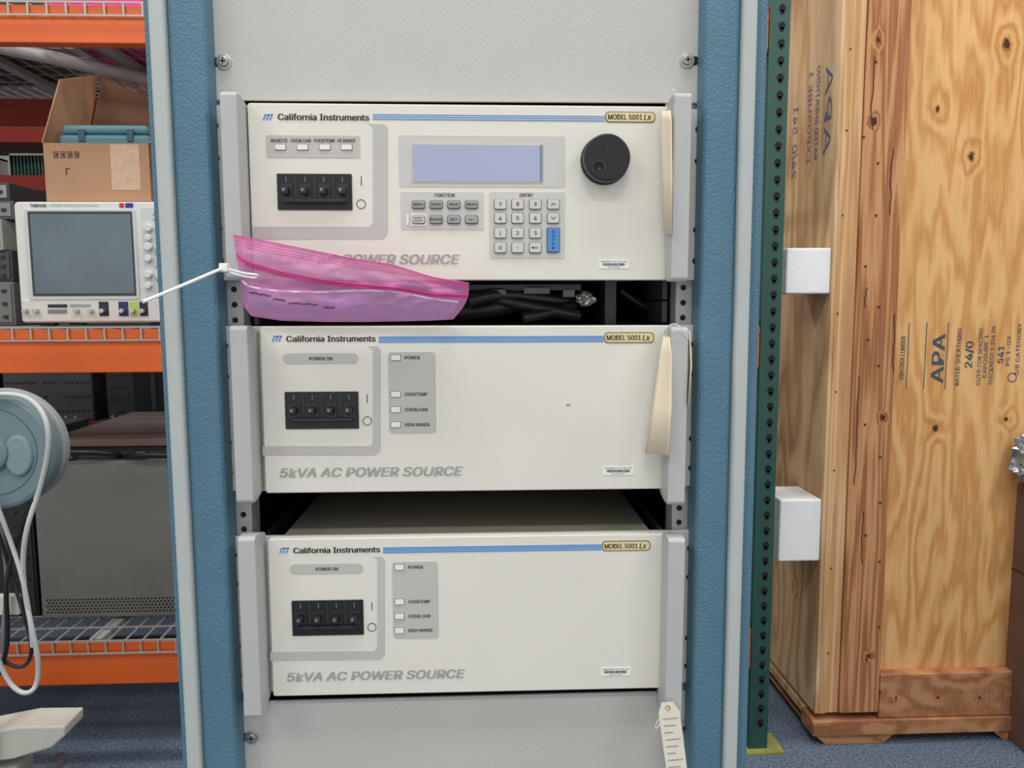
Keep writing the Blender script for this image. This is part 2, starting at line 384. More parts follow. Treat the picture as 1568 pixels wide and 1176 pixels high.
for i,x in enumerate((429.5,463.5,497.5,531)):
    rect('led_edge_%d'%i,x-9,220.5,x+9,230.5,.0008,.0007,M('led_edge',(120,118,112),.5)); rect('led_window_%d'%i,x-8,221.5,x+8,229.5,.0006,.0014,ledw,.001)
breaker(e,P,424,266,116,56)
rect('on_mark',552.6,270,554,284,.0001,.0004,ink)
ringp('off_mark',P(553,312.5),.0041,.0047,FY-.0004,.0004,ink,e)
rect('display_surround',610,207,865,287,.003,.0004,bandlt)
rect('display_bezel',629,219.5,830,281,.001,.0008,M('display_bezel',(205,198,172),.4))
rect('display_glass',631.5,221.5,827.5,279,.0006,.0012,M('display_lcd',(164,172,196),.3,var=.03,emis=.03))
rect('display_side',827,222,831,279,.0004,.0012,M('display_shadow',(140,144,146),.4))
rect('function_field',613,294,741,352,.002,.0004,bandlt)
rect('entry_field',749,294,865,396,.002,.0004,bandlt)
tx('function_text','FUNCTION',666,696,299,5,ink,.0008,0,.06)
tx('entry_text','ENTRY',796,816,299,5,ink,.0008,0,.06)
kg=M('key_grey',(158,158,156),.5); kl=M('key_light',(206,202,193),.5); ke=M('key_edge',(86,86,88),.5); kb=M('key_blue',(78,138,200),.45)
fn=[['MENU','PROG','WAVE','MEAS'],['OUTPUT','PHASE','SET','+/-']]
for r_,y in enumerate((313.5,336.5)):
    for c_,x in enumerate((641,668,695,722)):
        if r_==1 and c_==0: rect('output_key_frame',x-12,y-10,x+12,y+10,.0015,.0010,facelt)
        rect('key_edge',x-10.2,y-6.6,x+10.2,y+6.6,.002,.0012,ke)
        rect('function_key',x-9.2,y-5.6,x+9.2,y+5.6,.0018,.0030,kg if not(r_ and not c_) else kl,.002,.0004)
        s=fn[r_][c_]; w=1.8*len(s)
        if s=='OUTPUT': tx('function_key_text',s,x-7,x+7,y-2.4,3,ink,.0033,0,.05); tx('function_key_text','ON/OFF',x-7,x+7,y+2.2,3,ink,.0033,0,.05)
        else: tx('function_key_text',s,x-w,x+w,y,3.8,ink,.0033,0,.05)
rect('output_led',622.5,328,626,345,.0005,.0014,ledw)
en=[['7','8','9','^'],['4','5','6','v'],['1','2','3',None],['0','.','<',None]]
for r_,y in enumerate((313,334.5,357,379.5)):
    for c_,x in enumerate((766,792.5,819.5,847)):
        s=en[r_][c_]
        if s is None: continue
        rect('key_edge',x-9.4,y-8.2,x+9.4,y+8.2,.0016,.0012,ke); rect('entry_key',x-8.6,y-7.4,x+8.6,y+7.4,.0014,.0030,kl,.002,.0004)
        if s=='<':
            rect('arrow_stem',x-4,y-.5,x+4,y+.5,.0001,.0033,ink); q=[P(x-6,y),P(x-3,y-2),P(x-3,y+2)]; prism('arrow_head',q,FY-.0033,FY-.003,ink,e); continue
        if s in '^v':
            sg=1 if s=='^' else -1
            q=[P(x-4,y+1.6*sg),P(x,y-1.8*sg),P(x+4,y+1.6*sg),P(x+3,y+1.9*sg),P(x,y-.7*sg),P(x-3,y+1.9*sg)]; prism('chevron',q,FY-.0033,FY-.003,ink,e); continue
        hh={'.':1.5}.get(s,5.5); ww={'.':.8,'1':1.2}.get(s,2.0)
        tx('entry_key_text',s,x-ww,x+ww,y,hh,ink,.0033,0,.03)
rect('key_edge',837,348.5,857,387,.0016,.0012,ke); rect('enter_key',838,349.5,856,386,.0014,.0030,kb,.002,.0004)
for k,s in enumerate('ENTER'): tx('enter_text',s,845,849,355+k*6.2,4,ink,.0033)
c=P(925.5,246)
ringp('knob_skirt',c,.0,.0245,FY-.002,.002,M('knob_skirt',(60,60,62),.4),e,40)
disc('knob',c,.0232,FY-.018,FY-.001,M('knob_black',(20,20,22),.3),e,56,.0015)
c2=P(912,261); ringp('knob_dimple_rim',c2,.0055,.0068,FY-.0192,.0015,M('knob_rim',(52,52,54),.3),e); disc('knob_dimple',c2,.0055,FY-.0184,FY-.0175,blkm,e,24); disc('knob_dimple_spot',(c2[0]+.001,c2[1]-.002),.002,FY-.0187,FY-.0183,M('knob_rim',(52,52,54),.3),e,16)
boxes('knob_marks',[(c[0]-.0003,c[0]+.0003,FY-.0182,FY-.0179,c[1]+.003,c[1]+.016)],M('knob_rim',(52,52,54),.3),e)
tx('title_text','5kVA AC POWER SOURCE',423,704,397,14,grayink,.0006,.25,.11)
asset(rect,tx,917,398,963,411)
e.rotation_euler.y=TILT

def slave(name,off,hpx,ty,by,mid):
    c=W(712,626,FY)
    e,P,rect,tx,b=unit(name,tiltmap(c.x,c.z,off),False)
    mk_handles(e,hpx,ty,by,mid); slots(e,b)
    header(rect,tx,P,e,416,519,580,(925,509,1001,525))
    tx('maker_text','California Instruments',439,575,518.5,9,ink,.0006,0,.11)
    Lband(e,P,402,530,571,583,683,697)
    rect('power_field',433,541,549,557,.006,.0004,band); tx('power_on_text','POWER ON',474,509,549,5,ink,.0008,0,.06)
    breaker(e,P,436,600,114,56)
    rect('on_mark',561.6,604,563,617,.0001,.0004,ink)
    ringp('off_mark',P(562.5,644.5),.0041,.0047,FY-.0004,.0004,ink,e)
    rect('led_field',594,539,668,663,.004,.0004,band)
    for i,(y,s,w) in enumerate(((547.5,'POWER',23),(603.5,'OVERTEMP',34),(627,'OVERLOAD',35),(650,'HIGH RANGE',38))):
        rect('led_edge_%d'%i,598,y-5,614,y+5,.0008,.0007,M('led_edge',(120,118,112),.5)); rect('led_window_%d'%i,599,y-4,613,y+4,.0006,.0014,ledw,.001)
        tx('led_label_%d'%i,s,620,620+w,y,5,ink,.0008,0,.06)
    tx('title_text','5kVA AC POWER SOURCE',428,709,722.5,14,grayink,.0006,.25,.11)
    asset(rect,tx,923,714,970,727)
    if off==(0,0): rect('scuff_mark',867,619,873,621,.0003,.0004,M('scuff',(130,130,128),.6))
    e.rotation_euler.y=TILT; return e
u2=slave('ac_power_source.001',(0,0),((356,383),(1025,1052)),500,773,636)
d=(W(449,840,FY)+W(998,834,FY)-W(439,518,FY)-W(1001,517,FY))*.5
d2=(W(438,1035,FY)+W(711,1035,FY)-W(428,722,FY)-W(709,722,FY))*.5
u3=slave('ac_power_source.002',((d.x+d2.x)/2,(d.z+d2.z)/2),((368,395),(1021,1047)),824,1102,960)

# ------------------------------------------------------------------ pink bag
bag=top('antistatic_zip_bag',W(530,470,0))
pink=M('pink_film',(246,160,212),.2,var=.05,scale=18,bump=.35,bscale=45,alpha=.55,bdist=.004)
seal=M('pink_seal',(236,70,155),.3,alpha=.85)
TP=[(357,360),(375,363),(430,374),(500,388),(540,396),(600,405),(660,424),(718,434)]
BP=[(374,470),(385,484),(430,491),(500,493),(560,493),(620,492),(660,491),(694,489)]
def pl(L,u):
    t=u*(len(L)-1); i=min(int(t),len(L)-2); f=t-i
    return (L[i][0]*(1-f)+L[i+1][0]*f, L[i][1]*(1-f)+L[i+1][1]*f)
def bagp(u,v,side=0,lift=0):
    a=pl(TP,u); b2=pl(BP,u); px=a[0]*(1-v)+b2[0]*v; py=a[1]*(1-v)+b2[1]*v
    if u>.9: px+= (u-.9)/.1*8*math.sin(math.pi*v)
    Y=-.062*(1-v)-.024*v
    env=math.sin(math.pi*min(1,max(0,v)))*min(1,u*8,(1-u)*8)
    w=noise.noise(Vector((u*6,v*3,1)))*.009+noise.noise(Vector((u*15,v*9+u*6,5)))*.003
    Y+= (-.010*env+w*(.3+.7*env)) if side==0 else (.004*env)
    return W(px,py,Y-lift)
NU,NV=110,36
for side,nm in ((0,'film_front'),(1,'film_back')):
    vs=[bagp(i/NU,j/NV,side) for j in range(NV+1) for i in range(NU+1)]
    fs=[(j*(NU+1)+i,(j+1)*(NU+1)+i,(j+1)*(NU+1)+i+1,j*(NU+1)+i+1) for j in range(NV) for i in range(NU)]
    mesh(nm,vs,fs,pink,bag,smooth=True)
def zv(u): return .26+.16*math.sin(math.pi*u*.8)-.02*u
for k,dv in enumerate((0,.05)):
    tube('zip_seal_%d'%k,[bagp(i/40,zv(i/40)+dv,0,.0006) for i in range(41)],.0008,seal,bag)
vs=[bagp(i/60,zv(i/60)+.05*j,0,.0003) for j in (0,1) for i in range(61)]
mesh('zip_band',vs,[(i,61+i,62+i,i+1) for i in range(60)],M('zip_band_pink',(240,90,170),.3,alpha=.7),bag,smooth=True)
for k in range(4):
    tube('film_rib_%d'%k,[bagp(i/40,.03+.035*k,0,.0001) for i in range(41)],.00025,seal,bag)
tube('film_edge',[bagp(i/40,0,0,.0002) for i in range(41)],.0005,seal,bag)
vs=[];NU2=60;NV2=12
def pv(u): return .60-.10*u+.05*math.sin(u*7)
for j in range(NV2+1):
    for i in range(NU2+1):
        u=.04+.93*i/NU2; v0=pv(u); vs.append(bagp(u,v0+(.97-v0)*j/NV2,0,-.0025))
mesh('papers_inside',vs,[(j*(NU2+1)+i,(j+1)*(NU2+1)+i,(j+1)*(NU2+1)+i+1,j*(NU2+1)+i+1) for j in range(NV2) for i in range(NU2)],M('paper_lavender',(214,208,244),.6),bag,smooth=True)
tube('paper_edge',[bagp(.04+.93*i/30,pv(.04+.93*i/30),0,-.0012) for i in range(31)],.0012,M('paper_white',(244,238,248),.6),bag)
for k,(u0,u1,v) in enumerate(((.14,.24,.70),(.25,.30,.73),(.31,.40,.76),(.42,.46,.79))):
    tube('paper_print_%d'%k,[bagp(u0+(u1-u0)*i/8,v+.012*math.sin(i*2),0,.0002) for i in range(9)],.0006,M('print_purple',(90,45,95),.6),bag)

# zip tie
tie=top('cable_tie',W(345,410,-.07)); white=M('nylon_white',(235,235,232),.4)
tube('strap_tail',[W(219,462,-.16),W(250,450,-.14),W(300,428,-.11),W(343,410,-.075)],.0015,white,tie)
tube('strap_loop',[W(343,410,-.075),W(356,414,-.074),W(375,420,-.074),W(397,420,-.072),W(396,427,-.062),W(376,424,-.050),W(352,418,-.049),W(341,412,-.055),W(338,410,-.068)],.0012,white,tie)
a=W(344,410,-.074); box('strap_head',a.x-.004,a.x+.004,-.079,-.071,a.z-.004,a.z+.004,white,tie,.001)

# ------------------------------------------------------------------ paper tags
tagm=M('manila_paper',(236,221,194),.75,var=.03)
def tag(name,rows,mat=tagm):
    n=6; vs=[];k=len(rows)
    for a_,b_ in rows:
        A=W(*a_);B=W(*b_)
        for i in range(n+1):
            p=A.lerp(B,i/n); p.y+=.002*math.sin(math.pi*i/n)
            vs.append(p)
    e=top(name,vs[0])
    o=mesh('tag_paper',vs,[(j*(n+1)+i,(j+1)*(n+1)+i,(j+1)*(n+1)+i+1,j*(n+1)+i+1) for j in range(k-1) for i in range(n)],mat,e,smooth=True)
    s=o.modifiers.new('thick','SOLIDIFY'); s.thickness=.0004; return e
t1=tag('paper_hang_tag',[((1014,168,-.03),(1026,169,-.048)),((1011,180,-.028),(1028,185,-.05)),((1014,270,-.03),(1029,270,-.052)),((1016,357,-.03),(1028,359,-.055))])
tube('tag_string',[W(1020,172,-.038),W(1018,150,-.04),W(1026,128,-.046),W(1034,140,-.048)],.0004,white,t1)
t2=tag('paper_hang_tag.001',[((1016,514,-.03),(1025,516,-.046)),((1010,540,-.03),(1028,542,-.05)),((1000,620,-.03),(1028,622,-.055)),((987,695,-.03),(1024,697,-.058))])
tube('tag_string',[W(1020,518,-.04),W(1018,503,-.045),W(1030,492,-.05),W(1042,498,-.05),W(1054,520,-.045)],.0005,white,t2)
t3=tag('paper_hang_tag.002',[((1053,506,-.03),(1056,506,-.045)),((1054,560,-.03),(1059,560,-.05)),((1051,620,-.03),(1054,622,-.05))])
def TG(u,v):
    a=W(1009,1076,-.052); b=W(1034,1074,-.052); c_=W(1024,1200,-.052); return a+(b-a)*u+(c_-a)*v
t4=top('paper_hang_tag.003',TG(.5,0)); tw=M('tag_white',(228,220,204),.75)
pts=[TG(.15,0),TG(.85,0),TG(1.2,.12),TG(1.25,1.3),TG(0,1.3),TG(-.1,.12)]
prism('tag_paper',[(p.x,p.z) for p in pts],-.0524,-.052,tw,t4)
ringp('tag_eyelet',(TG(.5,.07).x,TG(.5,.07).z),.0013,.003,-.0527,.0004,M('eyelet_tan',(190,150,110),.6),t4,20)
for k in range(9):
    p=TG(.12,.2+k*.085); q=TG(1.05-.2*(k%3),.2+k*.085)
    tube('tag_writing_%d'%k,[Vector((p.x+(q.x-p.x)*i/9,-.0525,p.z+(q.z-p.z)*i/9+.0008*math.sin(i*2.4+k))) for i in range(10)],.00025,ink,t4)
tube('tag_string',[TG(.5,.07)+Vector((0,-.001,0)),W(1004,1105,-.05),W(1000,1122,-.05),W(1012,1112,-.045),W(1022,1066,-.03)],.0005,white,t4)

# ------------------------------------------------------------------ pallet racking
def beam(nm,par,x0,x1,z0,z1,Y,mat):
    boxes(nm,[(x0,x1,Y,Y+.045,z0,z1-.03),(x0,x1,Y,Y+.025,z1-.03,z1)],mat,par,.003)
YS=1.6; YB=2.65
shx0=W(-520,588,YS).x
gx0=W(1162,588,YS).x; gx1=W(1192,588,YS).x
shelf=top('pallet_racking',(0,YS,0))
levels=[]
for nm,(ya,yb) in (('upper',(8,66)),('middle',(505,571)),('lower',(985,1049))):
    z1=W(120,ya,YS).z; z0=W(120,yb,YS).z; levels.append((z0,z1))
    beam('beam_front_'+nm,shelf,shx0+.04,gx0-.001,z0,z1,YS,orange)
    beam('beam_back_'+nm,shelf,shx0+.04,gx0-.001,z0,z1,YB,orange if nm!='upper' else red)
    L=[]; x=shx0+.06
    while x<gx0-.02:
        L.append((x-.0025,x+.0025,YS-.004,YB+.05,z1,z1+.005)); L.append((x-.0025,x+.0025,YS-.008,YS-.003,z1-.030,z1+.005)); x+=.055
    y=YS-.004
    while y<YB+.04:
        L.append((shx0+.06,gx0-.02,y-.0025,y+.0025,z1+.005,z1+.010)); y+=.105
    L.append((shx0+.06,gx0-.02,YS-.012,YS-.007,z1-.034,z1-.029))
    boxes('wire_deck_'+nm,L,wire,shelf)
    boxes('deck_channel_'+nm,[(x_,x_+.04,YS+.03,YB,z1-.022,z1) for x_ in [shx0+.3+.45*k for k in range(8)] if x_<gx0-.1],M('deck_channel',(170,172,170),.5,metal=.2),shelf)
    box('beam_connector_'+nm,gx0-.045,gx0-.001,YS+.004,YS+.06,z0-.01,z1+.02,orange if nm=='upper' else green,shelf,.002)
def upright(x0,x1,Y,nm,zt=3.2):
    boxes(nm,[(x0,x1,Y-.003,Y,0,zt),(x0,x0+.003,Y,Y+.07,0,zt),(x1-.003,x1,Y,Y+.07,0,zt)],green,shelf,.001)
    xc=(x0+x1)/2; z=.1; L=[]
    while z<zt-.05:
        L.append((xc+.006,z)); z+=.0508
    discs(nm+'_holes',L,.0105,Y-.0042,Y-.0028,blkm,shelf,16,1.15)
    discs(nm+'_hole_tails',[(a_,b_-.011) for a_,b_ in L],.006,Y-.0042,Y-.0028,blkm,shelf,12,1.2)
    box(nm+'_foot',x0-.03,x1+.05,Y-.03,Y+.09,0,.007,M('yellow_paint',(150,150,80),.6,var=.2),shelf)
upright(gx0,gx1,YS,'upright_front_right'); upright(gx0,gx1,YB,'upright_back_right')
upright(shx0-.035,shx0+.04,YS,'upright_front_left'); upright(shx0-.035,shx0+.04,YB,'upright_back_left')
boxes('upright_braces',[(a_+.02,a_+.05,YS+.07,YB,z_,z_+.03) for a_ in (gx0,shx0-.035) for z_ in (.25,1.0,1.9,2.8)],green,shelf)
zu,zm,zl=[l[1]+.0105 for l in levels]

ins=top('pink_insulation_roll',(W(170,100,2.0).x,2.0,zu))
x0=W(85,60,1.95).x; x1=W(420,60,1.95).x
box('insulation_batt',x0,x1,1.85,2.5,zu,zu+.2,M('insulation_pink',(225,70,140),.9,var=.25,bump=.8,bscale=40),ins,.05,4)
b3=top('stored_carton',(W(-100,60,1.8).x,2.1,zu))
box('carton',W(-380,60,1.8).x,W(-10,60,1.8).x,1.75,2.5,zu,zu+.35,M('carton_grey',(84,80,76),.8,var=.1),b3,.004)
sp=top('steel_pipe',(W(0,100,1.9).x,2.0,levels[0][0]))
zp=levels[0][1]-.05
tube('pipe',[(W(-60,90,1.75).x,1.75,zp),(W(-60,90,1.75).x+.28,2.0,zp),(W(-60,90,1.75).x+.55,2.35,zp),(W(-60,90,1.75).x+.75,2.6,zp)],.022,M('pipe_white',(190,190,190),.4),sp)

# ------------------------------------------------------------------ oscilloscope
YO=1.66
osc=top('oscilloscope',(W(135,588,YO).x,YO+.12,zm))
cream=M('scope_plastic',(216,216,209),.5)
ox0=W(27,400,YO).x; ox1=ox0+.46; oz1=W(130,309,YO).z; oz0=zm+.012
def O(px,py): w=W(px,py,YO); return (w.x,w.z)
prism('body',rr(ox0+.006,ox1-.006,oz0,oz1,.012),YO+.02,YO+.28,M('scope_body',(190,192,188),.5),osc,.004)
prism('front_bezel',rr(ox0,ox1,oz0-.002,oz1,.014),YO,YO+.03,cream,osc,.004)
boxes('feet',[(ox0+.04,ox0+.08,YO+.03,YO+.06,zm,oz0),(ox1-.08,ox1-.04,YO+.03,YO+.06,zm,oz0),(ox0+.04,ox0+.08,YO+.2,YO+.24,zm,oz0),(ox1-.08,ox1-.04,YO+.2,YO+.24,zm,oz0)],blk,osc)
def orc(nm,a,b_,c_,d_,r,y,mat,bev=0): p=O(a,b_);q=O(c_,d_); return rplate(nm,p[0],q[0],p[1],q[1],r,YO-y,YO+.001,mat,osc,bev)
orc('screen_frame',37,320,215,459,.008,.004,M('scope_frame',(196,198,194),.5),.002)
orc('screen_black',43,324,210,453,.003,.0045,M('scope_black',(52,56,60),.3))
orc('screen',47,328,207,449,.002,.005,M('scope_screen',(98,112,118),.15,var=.14,scale=4))  # uneven grey tone paints the screen's reflection into its colour
orc('lower_panel',33,460,262,491,.004,.003,M('scope_lower',(206,205,196),.5),.001)
def ot(nm,s,a,c_,y,h,mat,bo=.0): p=O(a,y);q=O(c_,y); text(nm,s,p[0],q[0],p[1],h*.00205,YO-.0045,mat,osc,0,bo)
ot('brand_text','Tektronix',47,72,314.5,5,ink,.1); ot('model_text','MSO/DPO Mixed Signal Oscilloscope',78,152,315,4,M('ink_mid',(110,110,110),.6))
orc('badge_red',183,311,190,318,.001,.002,M('badge_red',(190,40,50),.5)); orc('badge_blue',192,311,204,318,.001,.002,M('badge_blue',(40,50,130),.5))
orc('control_panel',216,318,262,456,.004,.002,M('scope_ctrl',(198,203,200),.5))
for k,(x,y,r_) in enumerate(((229,349,6),(229,364,5),(229,378,6),(229,396,5),(229,420,6),(229,437,5),(247,349,6),(247,378,6),(247,420,6))):
    disc('knob_%d'%k,O(x,y),r_*.002,YO-.018,YO-.001,M('scope_knob',(212,212,208),.4),osc,24,.002)
boxes('buttons',[(O(x,0)[0]-.006,O(x,0)[0]+.006,YO-.006,YO,O(229,y)[1]-.003,O(229,y)[1]+.003) for x in (221,235,249) for y in (328,336,388,408,429)],M('scope_button',(150,160,165),.5),osc,.001)
for k,(x0_,x1_,y0_,y1_,c_) in enumerate(((74,104,466,471,(40,40,42)),(74,104,474,480,(120,120,122)),(152,168,462,484,(30,32,40)),(182,198,462,484,(28,40,90)),(199,213,462,484,(175,190,90)),(214,228,462,484,(30,32,40)),(108,140,466,470,(150,150,150)))):
    orc('port_%d'%k,x0_,y0_,x1_,y1_,.002,.004,M('port_%d'%k,c_,.5),.0)
for k,x in enumerate((42,58,120,142,160,190,206,221)): disc('bnc_%d'%k,O(x,476),.0070,YO-.022,YO-.001,steel,osc,20,.001)

# cardboard box on the scope
YC=1.69
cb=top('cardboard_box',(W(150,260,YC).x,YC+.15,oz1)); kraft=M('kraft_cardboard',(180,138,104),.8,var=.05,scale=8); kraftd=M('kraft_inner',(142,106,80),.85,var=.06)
cx0=W(68,260,YC).x; cx1=W(229,260,YC).x; cz0=oz1+.001; cz1=W(150,219,YC).z; D=.26
t=.004
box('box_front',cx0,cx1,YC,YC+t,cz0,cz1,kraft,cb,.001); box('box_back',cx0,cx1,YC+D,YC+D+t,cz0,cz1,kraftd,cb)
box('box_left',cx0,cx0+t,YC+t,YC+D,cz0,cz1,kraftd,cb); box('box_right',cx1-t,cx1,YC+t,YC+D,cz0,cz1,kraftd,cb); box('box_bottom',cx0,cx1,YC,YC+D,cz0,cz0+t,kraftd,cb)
def flap(nm,vs,mat):
    o=mesh(nm,vs,[(0,1,2,3)],mat,cb); s=o.modifiers.new('t','SOLIDIFY'); s.thickness=.004
flap('flap_left',[(cx0,YC,cz1),(cx0,YC+D,cz1),(cx0+.06,YC+D,cz1+.275),(cx0+.045,YC+.04,cz1+.20)],kraft)
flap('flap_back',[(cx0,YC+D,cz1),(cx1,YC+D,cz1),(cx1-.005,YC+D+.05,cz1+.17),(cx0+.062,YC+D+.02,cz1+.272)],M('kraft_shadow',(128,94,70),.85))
flap('flap_right',[(cx1,YC,cz1),(cx1,YC+D,cz1),(cx1+.12,YC+D,cz1+.06),(cx1+.12,YC,cz1+.06)],kraft)
p=W(168,221,YC);q=W(216,291,YC); box('packing_tape',p.x,q.x,YC-.0008,YC,q.z,p.z,M('tape',(206,172,142),.25,var=.08,scale=60),cb)
for k in range(4):
    p=W(82+k*10.5,232,YC);q=W(90+k*10.5,242,YC)
    boxes('print_mark_%d'%k,[(p.x,q.x,YC-.0006,YC,q.z,q.z+.002),(p.x,q.x,YC-.0006,YC,p.z-.002,p.z),(p.x,p.x+.002,YC-.0006,YC,q.z,p.z),(q.x-.002,q.x,YC-.0006,YC,q.z,p.z),(p.x+.005,p.x+.011,YC-.0006,YC,q.z+.005,p.z-.005)],ink,cb)
boxes('print_corner',[(W(84,0,YC).x,W(84,0,YC).x+.003,YC-.0006,YC,W(84,268,YC).z,W(84,258,YC).z),(W(84,0,YC).x,W(91,0,YC).x,YC-.0006,YC,W(84,259,YC).z,W(84,257.6,YC).z)],ink,cb)
boxes('print_rings',[(W(222,0,YC).x,W(226,0,YC).x,YC-.0006,YC,W(84,y_+5,YC).z,W(84,y_,YC).z) for y_ in (232,240,248,256,264)],ink,cb)
teal=M('teal_case',(84,128,138),.45)
tc_=top('teal_tool_case',(cx0+.15,YC+.13,cz0+.004))
box('case_body',W(90,200,YC+.05).x,cx1-.012,YC+.04,YC+.22,cz0+.0045,cz1+.035,teal,tc_,.012,3); box('case_lid',W(94,200,YC+.05).x,cx1-.02,YC+.045,YC+.215,cz1+.036,cz1+.066,teal,tc_,.012,3)
boxes('case_latches',[(cx0+x_,cx0+x_+.02,YC+.036,YC+.042,cz1+.012,cz1+.05) for x_ in (.09,.24)],M('teal_dark',(50,88,98),.5),tc_,.002)

def instrument(name,x0,x1,y0,z0,z1,col,face_c,rows,dep=.35):
    e=top(name,((x0+x1)/2,y0,z0)); m=M('inst_%d_%d_%d'%col,col,.55); box('body',x0,x1,y0,y0+dep,z0,z1,m,e,.004)
    fm=M('inst_%d_%d_%d'%face_c,face_c,.5); box('face',x0+.008,x1-.008,y0-.004,y0,z0+.01,z1-.008,fm,e,.001)
    L=[];n=max(2,int((x1-x0)/.03))
    for r_ in range(rows):
        z=z0+(z1-z0)*(r_+.7)/(rows+.4)
        for k in range(n):
            if random.random()<.8: x=x0+.012+(x1-x0-.024)*(k+.5)/n; L.append((x-.008,x+.006,y0-.010,y0-.004,z-.005,z+.005))
    boxes('controls',L,M('inst_ctrl',(48,50,54),.4),e,.001)
    discs('knobs',[(x0+.03+.05*k,z0+.022) for k in range(int((x1-x0-.05)/.05))],.008,y0-.016,y0-.004,M('inst_knob',(180,180,175),.4),e,14)
xa=W(-260,400,1.75).x; xb=W(18,400,1.75).x
instrument('bench_instrument',xa,xb,1.75,zm,zm+.14,(110,110,108),(120,120,116),3)
instrument('bench_instrument.001',xa,xb-.01,1.77,zm+.141,zm+.24,(60,62,64),(74,76,78),3)
instrument('bench_instrument.002',xa,xb-.03,1.76,zm+.241,zm+.34,(170,168,160),(190,188,182),3)
instrument('bench_instrument.003',xa,xb-.0,1.78,zm+.341,zm+.40,(90,92,92),(140,142,140),1)
instrument('bench_instrument.004',xa,xb-.02,1.80,zm+.401,zm+.46,(60,60,64),(150,152,150),1)
YR=3.3
rr2=top('rear_pallet_racking',(W(0,200,YR).x,YR,0)); X0=W(-420,300,YR).x; X1=W(900,300,YR).x
for nm,ya,yb in (('upper',178,218),('middle',268,292),('lower',650,690)):
    box('beam_'+nm,X0,X1,YR,YR+.06,W(60,yb,YR).z,W(60,ya,YR).z,red,rr2,.003)
    box('shelf_board_'+nm,X0,X1,YR+.06,YR+.9,W(60,ya,YR).z-.03,W(60,ya,YR).z-.005,M('shelf_board',(110,95,80),.8),rr2)
boxes('posts',[(x,x+.08,YR+.061,YR+.13,0,3) for x in (X0,X1-.08)]+[(x,x+.08,YR+.83,YR+.9,0,3) for x in (X0,X1-.08)],red,rr2)
zr=W(60,268,YR).z-.004
for k in range(4):
    xk=X0+.1+k*.62
    g=top('circuit_card_cage'+('' if k==0 else '.%03d'%k),(xk,YR+.2,zr))
    boxes('cage_frame',[(xk,xk+.5,YR+.1,YR+.4,zr,zr+.01),(xk,xk+.5,YR+.1,YR+.4,zr+.12,zr+.13),(xk,xk+.01,YR+.1,YR+.4,zr,zr+.13),(xk+.49,xk+.5,YR+.1,YR+.4,zr,zr+.13)],steel,g)
    boxes('cards',[(xk+.02+.018*j,xk+.028+.018*j,YR+.11,YR+.38,zr+.01,zr+.12) for j in range(26)],M('card_green',(60,96,84),.5,var=.3),g)
zr=W(60,178,YR).z-.004
for k in range(4):
    xk=X0+.1+k*.58
    g=top('storage_bin'+('' if k==0 else '.%03d'%k),(xk+.2,YR+.2,zr)); cc_=((70,62,58),(110,90,72),(58,60,66),(92,50,46))[k]
    box('bin_body',xk,xk+.48,YR+.08,YR+.5,zr,zr+.20+.03*(k%2),M('bin_%d'%k,cc_,.7,var=.1),g,.006); box('bin_rim',xk-.008,xk+.488,YR+.072,YR+.508,zr+.20+.03*(k%2),zr+.22+.03*(k%2),M('bin_rim',(60,60,62),.6),g,.003)
zr=W(60,650,YR).z-.004
for k in range(5):
    xk=X0+.1+k*.55
    instrument('stored_test_set'+('' if k==0 else '.%03d'%k),xk,xk+.48,YR+.15,zr,zr+.42-.06*(k%2),(40+6*k,42+5*k,44+4*k),(60+12*(k%3),62+12*(k%3),64+12*(k%3)),5)

# ------------------------------------------------------------------ grey cabinet on lower shelf
YG=1.78
gc=top('grey_equipment_cabinet',(W(160,800,YG).x,YG+.3,zl)); gm=M('cabinet_grey',(116,116,109),.6,var=.04,bump=.3); gd=M('cabinet_dark',(52,50,50),.6)
gx_0=W(56,820,YG).x; gx_1=gx_0+.62; gz1=W(150,706,YG).z
gz0=zl
box('cabinet_body',gx_0,gx_1,YG,YG+.7,gz0,gz1,gm,gc,.004)
zl2=gz1+.05
box('cabinet_upper',gx_0+.03,gx_1,YG+.03,YG+.7,gz1,zl2,gd,gc,.003)
box('cabinet_lid',gx_0+.03,gx_1,YG+.02,YG+.7,zl2,zl2+.02,M('lid_brown',(92,78,72),.6,var=.2,scale=10),gc,.003)
box('lid_edge',gx_0+.028,gx_1,YG+.012,YG+.0195,zl2-.002,zl2+.018,M('lid_edge',(110,84,74),.6),gc,.001)
L=[]
for r_ in range(5):
    for k in range(46): L.append((gx_0+.02+k*.0125+(r_%2)*.006,gz0+.02+r_*.011))
discs('vent_perforations',L,.0036,YG-.0006,YG+.001,blkm,gc,8)
tube('bail_handle',[(gx_0+.06,YG+.03,gz1+.01),(gx_0+.06,YG-.02,gz1+.03),(gx_0+.16,YG-.03,gz1+.04),(gx_0+.28,YG-.02,gz1+.03),(gx_0+.28,YG+.03,gz1+.01)],.009,blk,gc)
tube('bail_handle_rear',[(gx_0+.30,YG+.03,gz1+.01),(gx_0+.32,YG-.02,gz1+.02),(gx_0+.40,YG-.03,gz1+.025),(gx_0+.50,YG-.02,gz1+.02),(gx_0+.52,YG+.03,gz1+.01)],.008,blk,gc)
boxes('latches',[(gx_0+x,gx_0+x+.03,YG+.01,YG+.03,gz1+.004,gz1+.028) for x in (.10,.34,.5)],M('latch_dark',(90,90,90),.4,metal=.5),gc,.003)
xq1=gx_0-.02; xq0=xq1-.42
instrument('charcoal_power_unit',xq0,xq1,1.8,zl+.001,zl+.42,(30,30,32),(38,38,40),5,.5)
instrument('charcoal_power_unit.001',xq0+.03,xq1-.03,1.82,zl+.421,zl+.62,(44,44,46),(58,58,60),3,.45)
